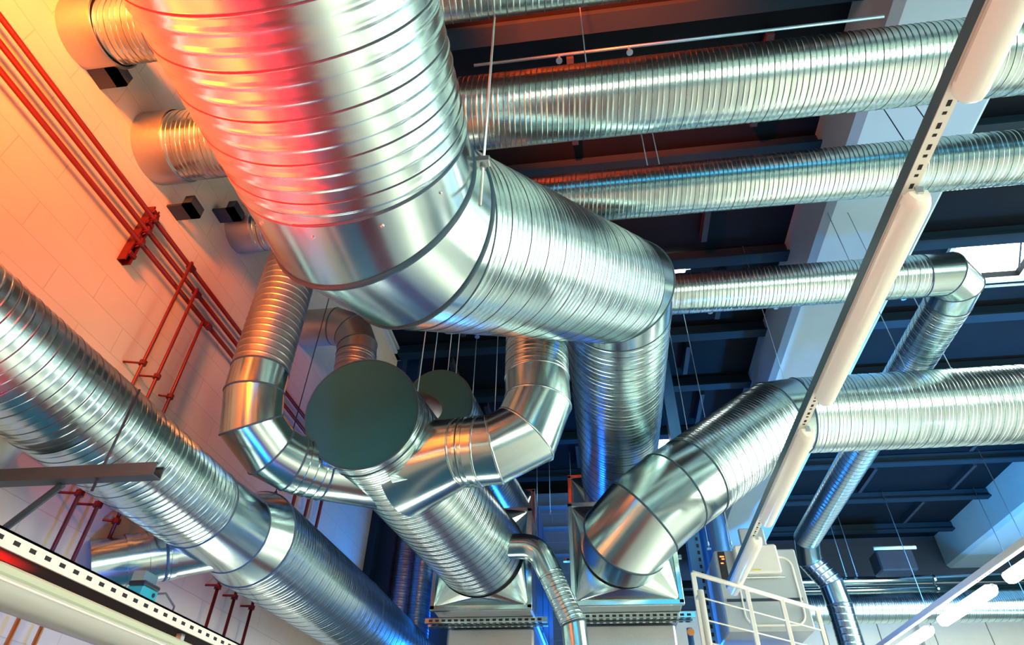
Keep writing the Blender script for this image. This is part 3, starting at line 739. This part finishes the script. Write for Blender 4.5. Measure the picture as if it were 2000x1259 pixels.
MB().box((5.95, 14.5, 4.42), (6.7, 15., 4.86), bev=.03).build('housing', DARKM, t)
MB().tube([(5.92, 14.48, 4.88), (6.78, 14.48, 4.88)], .04, 10).build('top_bar', WHITE, t, True)
t = thing('foil_pipe', 'crumpled foil wrapped pipe under the shiny pipes', 'pipe', (6.7, 15, 4.0))
xs_ = np.linspace(6.0, 7.6, 26)
MB().tube([(x, 15.3+random.uniform(-.02, .02), 4.14+random.uniform(-.02, .02)) for x in xs_], [random.uniform(.06, .1) for x in xs_], 9).build('wrap', FOIL, t)
# frames on the back wall
for x, lab in ((5.9, 'first pale post on the far wall'), (7.3, 'second pale post on the far wall')):
    t = thing('wall_post', lab, 'post', (x, 16.6, ZF))
    MB().box((x-.06, 16.75, ZF), (x+.06, 16.9, 4.05), bev=.01).build('shaft', WHITE, t)
    MB().box((x-.12, 16.74, 4.05), (x+.12, 16.9, 4.12)).build('head_plate', WHITE, t)
t = thing('wall_cladding', 'pale cladding panels low on the far wall', 'panel', (7, 16.9, ZF))  # pale colour stands in for light falling on the wall
for i in range(8):
    x0 = 1.6+i*1.2
    MB().box((x0+.01, 16.93, ZF), (x0+1.19, 16.99, 4.3), bev=.01).build('panel', WHITE, t)  # added panel, stands in for light on the wall

# control cabinet with round cornered door
t = thing('control_cabinet', 'grey control cabinet with a round cornered door behind the stair rail', 'cabinet', (1.9, 8.2, 1.8))
MB().box((1.40, 8.0, 1.80), (2.36, 8.9, 2.72), bev=.015).build('casing', GREY, t)
def rr(x0, x1, z0, z1, r, y, w):
    pts = []
    for cx, cz, a0 in ((x1-r, z1-r, 0), (x0+r, z1-r, PI/2), (x0+r, z0+r, PI), (x1-r, z0+r, 1.5*PI)):
        for a in np.linspace(a0, a0+PI/2, 7): pts.append(V(cx+r*math.cos(a), y, cz+r*math.sin(a)))
    mb = MB(); pts.append(pts[0]); mb.tube(pts, w, 8, caps=False); return mb
rr(1.62, 2.28, 1.86, 2.62, .12, 7.995, .014).build('door_seal', WHITE, t, True)
MB().box((1.45, 7.985, 2.12), (2.3, 8.0, 2.15)).build('door_ridge', DARKM, t)
ds = MB().box((1.44, 7.97, 2.34), (1.52, 8.0, 2.70), bev=.004).build('display_strip', BLACKP, t)
for i, z in enumerate((2.63, 2.60, 2.55)): MB().box((1.455 + .018*(i % 2), 7.966, z), (1.505 - .02*(i > 1), 7.971, z+.014)).build('indicator', REDLED, ds)
jb = MB().box((1.62, 7.86, 2.40), (2.12, 8.0, 2.74), bev=.02).build('junction_box', WHITE, t)
MB().box((1.78, 7.855, 2.43), (1.88, 7.861, 2.445)).build('warning_sticker', YEL, jb)
MB().tube([(1.6, 7.93, 2.37), (2.15, 7.93, 2.37)], .012, 8).build('cable_tray', GALVS, t)
t = thing('machine_base', 'dark shiny machine part below the control cabinet', 'machine', (1.8, 8.4, ZF))
MB().lathe((1.35, 8.45, 1.5), (1, 0, 0), [(0, .2), (.02, .24), (.95, .24), (1.0, .2)], 28).build('drum', DULL, t, True)
MB().box((1.4, 8.1, ZF), (2.3, 8.8, 1.3), bev=.02).build('plinth', BLUED, t)
# blue column and blue elbow duct left of the cabinet
t = thing('steel_column', 'blue perforated steel column left of the control cabinet', 'column', (1.27, 8.6, ZF))
mb = MB(); mb.box((1.17, 8.5, ZF), (1.34, 8.7, 5.99))
for z in np.arange(1.5, 4.2, .09): mb.box((1.28, 8.495, z), (1.31, 8.501, z+.045), 1)
mb.build('shaft', [BLUEP, HOLE], t)
MB().box((1.12, 8.42, ZF), (1.345, 8.78, ZF+.03)).build('base_plate', BLUEP, t)
t = thing('blue_elbow_duct', 'glossy blue vertical duct with an elbow behind the strip lamp rail', 'duct', (1.75, 9., 2.8))
duct(t, [(1.62, 9.1, 2.72), (1.62, 9.1, 3.9), (1.75, 9.2, 4.3), (2.3, 9.4, 4.5)], .2, ['smooth']*3, n=40, mats=[BLUED]*3)
t = thing('mirror_plate', 'pale square plate behind the lamp rail above the cabinet', 'plate', (2.2, 9.2, 2.9))
MB().box((1.95, 8.95, 2.9), (2.3, 9.0, 3.35), bev=.02).build('sheet', GREY, t)
# stair rail
t = thing('stair_railing', 'white tube railing with thin wires at the bottom right', 'railing', (1.6, 7.1, 1.2))
ra, rb = V(.90, 6.5, 2.0), V(2.36, 7.78, 1.97)
MB().tube([ra, rb], .024, 10).build('top_rail', WHITE, t, True)
for q in (0, .40, .69, 1.):
    p = ra+(rb-ra)*q
    MB().box(p+V(-.022, -.022, -3.6), p+V(.022, .022, 0), bev=.004).build('post', WHITE, t)
for k, dz in enumerate((-.22, -.42, -.62)): MB().tube([ra+V(0, 0, dz), rb+V(0, 0, dz)], .008, 8).build('wire', WHITE, t, True)
MB().tube([ra+(rb-ra)*.62+V(0, 0, -.75), ra+(rb-ra)*.69+V(0, 0, -.62)], .02, 8).build('brace', WHITE, t)
t = thing('stair_railing', 'short white rail stub left of the stair railing, beside the central air unit', 'railing', (.8, 6.6, 1.2))
MB().tube([(.90, 6.2, -1.6), (.90, 6.2, 1.75)], .03, 8).build('post', WHITE, t, True)
MB().tube([(.90, 6.2, 1.72), (.90, 6.45, 1.75)], .02, 8).build('top_rail', WHITE, t, True)
t = thing('valve_cluster', 'small valves and gauges between the air unit and the railing', 'valve', (.8, 6.7, 1.3))
MB().lathe((.86, 6.9, 1.35), (0, -1, 0), [(0, .06), (.05, .06), (.06, .045)], 20).build('gauge', WHITE, t, True)
MB().tube([(.84, 6.95, -1.6), (.84, 6.95, 1.6)], .03, 10).build('valve_pipe', BLUED, t, True)
MB().lathe((.84, 6.9, 1.55), (0, -1, 0), [(0, .035), (.025, .035)], 16).build('hand_wheel', COPPERB, t)
# small tag on the second cross duct at right
t = thing('sensor_box', 'small pale sensor box under the second cross duct near the right edge', 'sensor', (4.35, 3.39, 3.85))
MB().box((4.28, 3.28, 3.82), (4.44, 3.40, 3.885), bev=.01).build('housing', WHITE, t)
MB().tube([(4.30, 3.38, 3.82), (4.22, 3.5, 3.7)], .02, 8).build('probe', GREY, t)

# ------------------------------------------------------------------ light
def area(name, loc, target, size, sizey, energy, col, spread=180):
    li = bpy.data.lights.new(name, 'AREA'); li.shape = 'RECTANGLE'; li.size = size; li.size_y = sizey; li.energy = energy; li.color = col; li.spread = math.radians(spread)
    o = bpy.data.objects.new(name, li); C.objects.link(o); o.location = (loc[0], loc[1], loc[2]+EYE)
    d = Vector(target)-Vector(loc); o.rotation_euler = d.to_track_quat('-Z', 'Y').to_euler()
    return o
def point(name, loc, energy, col, r=.1):
    li = bpy.data.lights.new(name, 'POINT'); li.energy = energy; li.color = col; li.shadow_soft_size = r
    o = bpy.data.objects.new(name, li); C.objects.link(o); o.location = (loc[0], loc[1], loc[2]+EYE); return o
def spot(name, loc, target, energy, col, ang, blend=.6, r=.1):
    li = bpy.data.lights.new(name, 'SPOT'); li.energy = energy; li.color = col; li.spot_size = math.radians(ang); li.spot_blend = blend; li.shadow_soft_size = r
    o = bpy.data.objects.new(name, li); C.objects.link(o); o.location = (loc[0], loc[1], loc[2]+EYE)
    d = Vector(target)-Vector(loc); o.rotation_euler = d.to_track_quat('-Z', 'Y').to_euler(); return o
CREAM = (1, .93, .72)
# unseen fill lights walls and ducts
area('lamp_row_right', (4.0, 4., .3), (4.0, 4., -2), .6, 12, 300, CREAM, 125)
area('lamp_row_far', (7.5, 13.2, 1.5), (6.5, 17., 2.), 7, .5, 80, (.75, .93, 1))
area('aisle_lamp', (-2.2, 6.4, -1.2), (-1.8, 6.4, 1.), .5, 2.4, 40, CREAM, 150)
area('blue_bay', (-.15, 11.2, 1.2), (-.6, 8., 2.6), 2., 1., 240, (.02, .25, 1))  # this and the other blue lights are added tints
spot('blue_wall_lamp', (-1.8, 7.5, 1.75), (-3., 6.2, 3.0), 170, (.01, .25, 1), 95, .9, .03)
spot('blue_girder_lamp', (2.7, 4.4, -1.2), (3.2, 5.2, 5.2), 350, (.015, .34, 1), 52, .8, .3)
spot('blue_deck_lamp', (6.5, 9., -.5), (5.5, 11., 6.), 5500, (.012, .38, .85), 105, .9, .3)
area('blue_gallery_light', (3., -6., 4.6), (2., 4., 4.2), 7, 1.2, 70, (.04, .5, .85))
spot('blue_pipe_lamp', (-1.2, 2.2, -1.3), (-3., 4.0, 1.2), 300, (.01, .2, 1), 60, .9, .05)
# unseen warm lights added in place of a light leak at upper left
area('amber_lamp', (-1.75, -.9, 3.0), (-3., .7, 3.6), .6, .4, 220, (1, .15, .0), 100)
area('amber_floor_lamp', (-2.85, .9, .9), (-1.4, .5, 2.0), .7, .9, 26, (1, .13, .0))
spot('coral_wall_lamp', (-1.55, -.1, .8), (-3., 1.6, 2.6), 260, (1, .17, .04), 60, .9, .15)
area('red_lamp', (-2.3, 1.45, .5), (-1.5, .5, 2.2), 1., .9, 300, (1, .001, .0), 66)
spot('red_roof_lamp', (-.3, .5, 4.7), (.15, 1.9, 6), 6000, (1, .05, .002), 66)

w = bpy.data.worlds.new('world'); bpy.context.scene.world = w; w.use_nodes = True
w.node_tree.nodes['Background'].inputs[0].default_value = (.02, .09, .25, 1); w.node_tree.nodes['Background'].inputs[1].default_value = .3

# ------------------------------------------------------------------ camera
cd = bpy.data.cameras.new('camera'); cam = bpy.data.objects.new('camera', cd); C.objects.link(cam)
cd.sensor_fit = 'HORIZONTAL'; cd.sensor_width = 36; cd.lens = 1210/2000*36; cd.clip_start = .05; cd.clip_end = 100
Zc = V(35, 1479.5, -1210.); vy = -(210*35 + 1210*1210)/1479.5
Yc = V(210, vy, -1210.); Zc, Yc = unit(Zc), unit(Yc); Xc = np.cross(Yc, Zc)
M4 = Matrix(((*Xc, 0), (*Yc, 0), (*Zc, EYE), (0, 0, 0, 1)))
cam.matrix_world = M4
sc = bpy.context.scene; sc.camera = cam
sc.view_settings.view_transform = 'Standard'; sc.view_settings.look = 'None'; sc.view_settings.gamma = 1; sc.view_settings.use_curve_mapping = False
sc.view_settings.exposure = 0.35
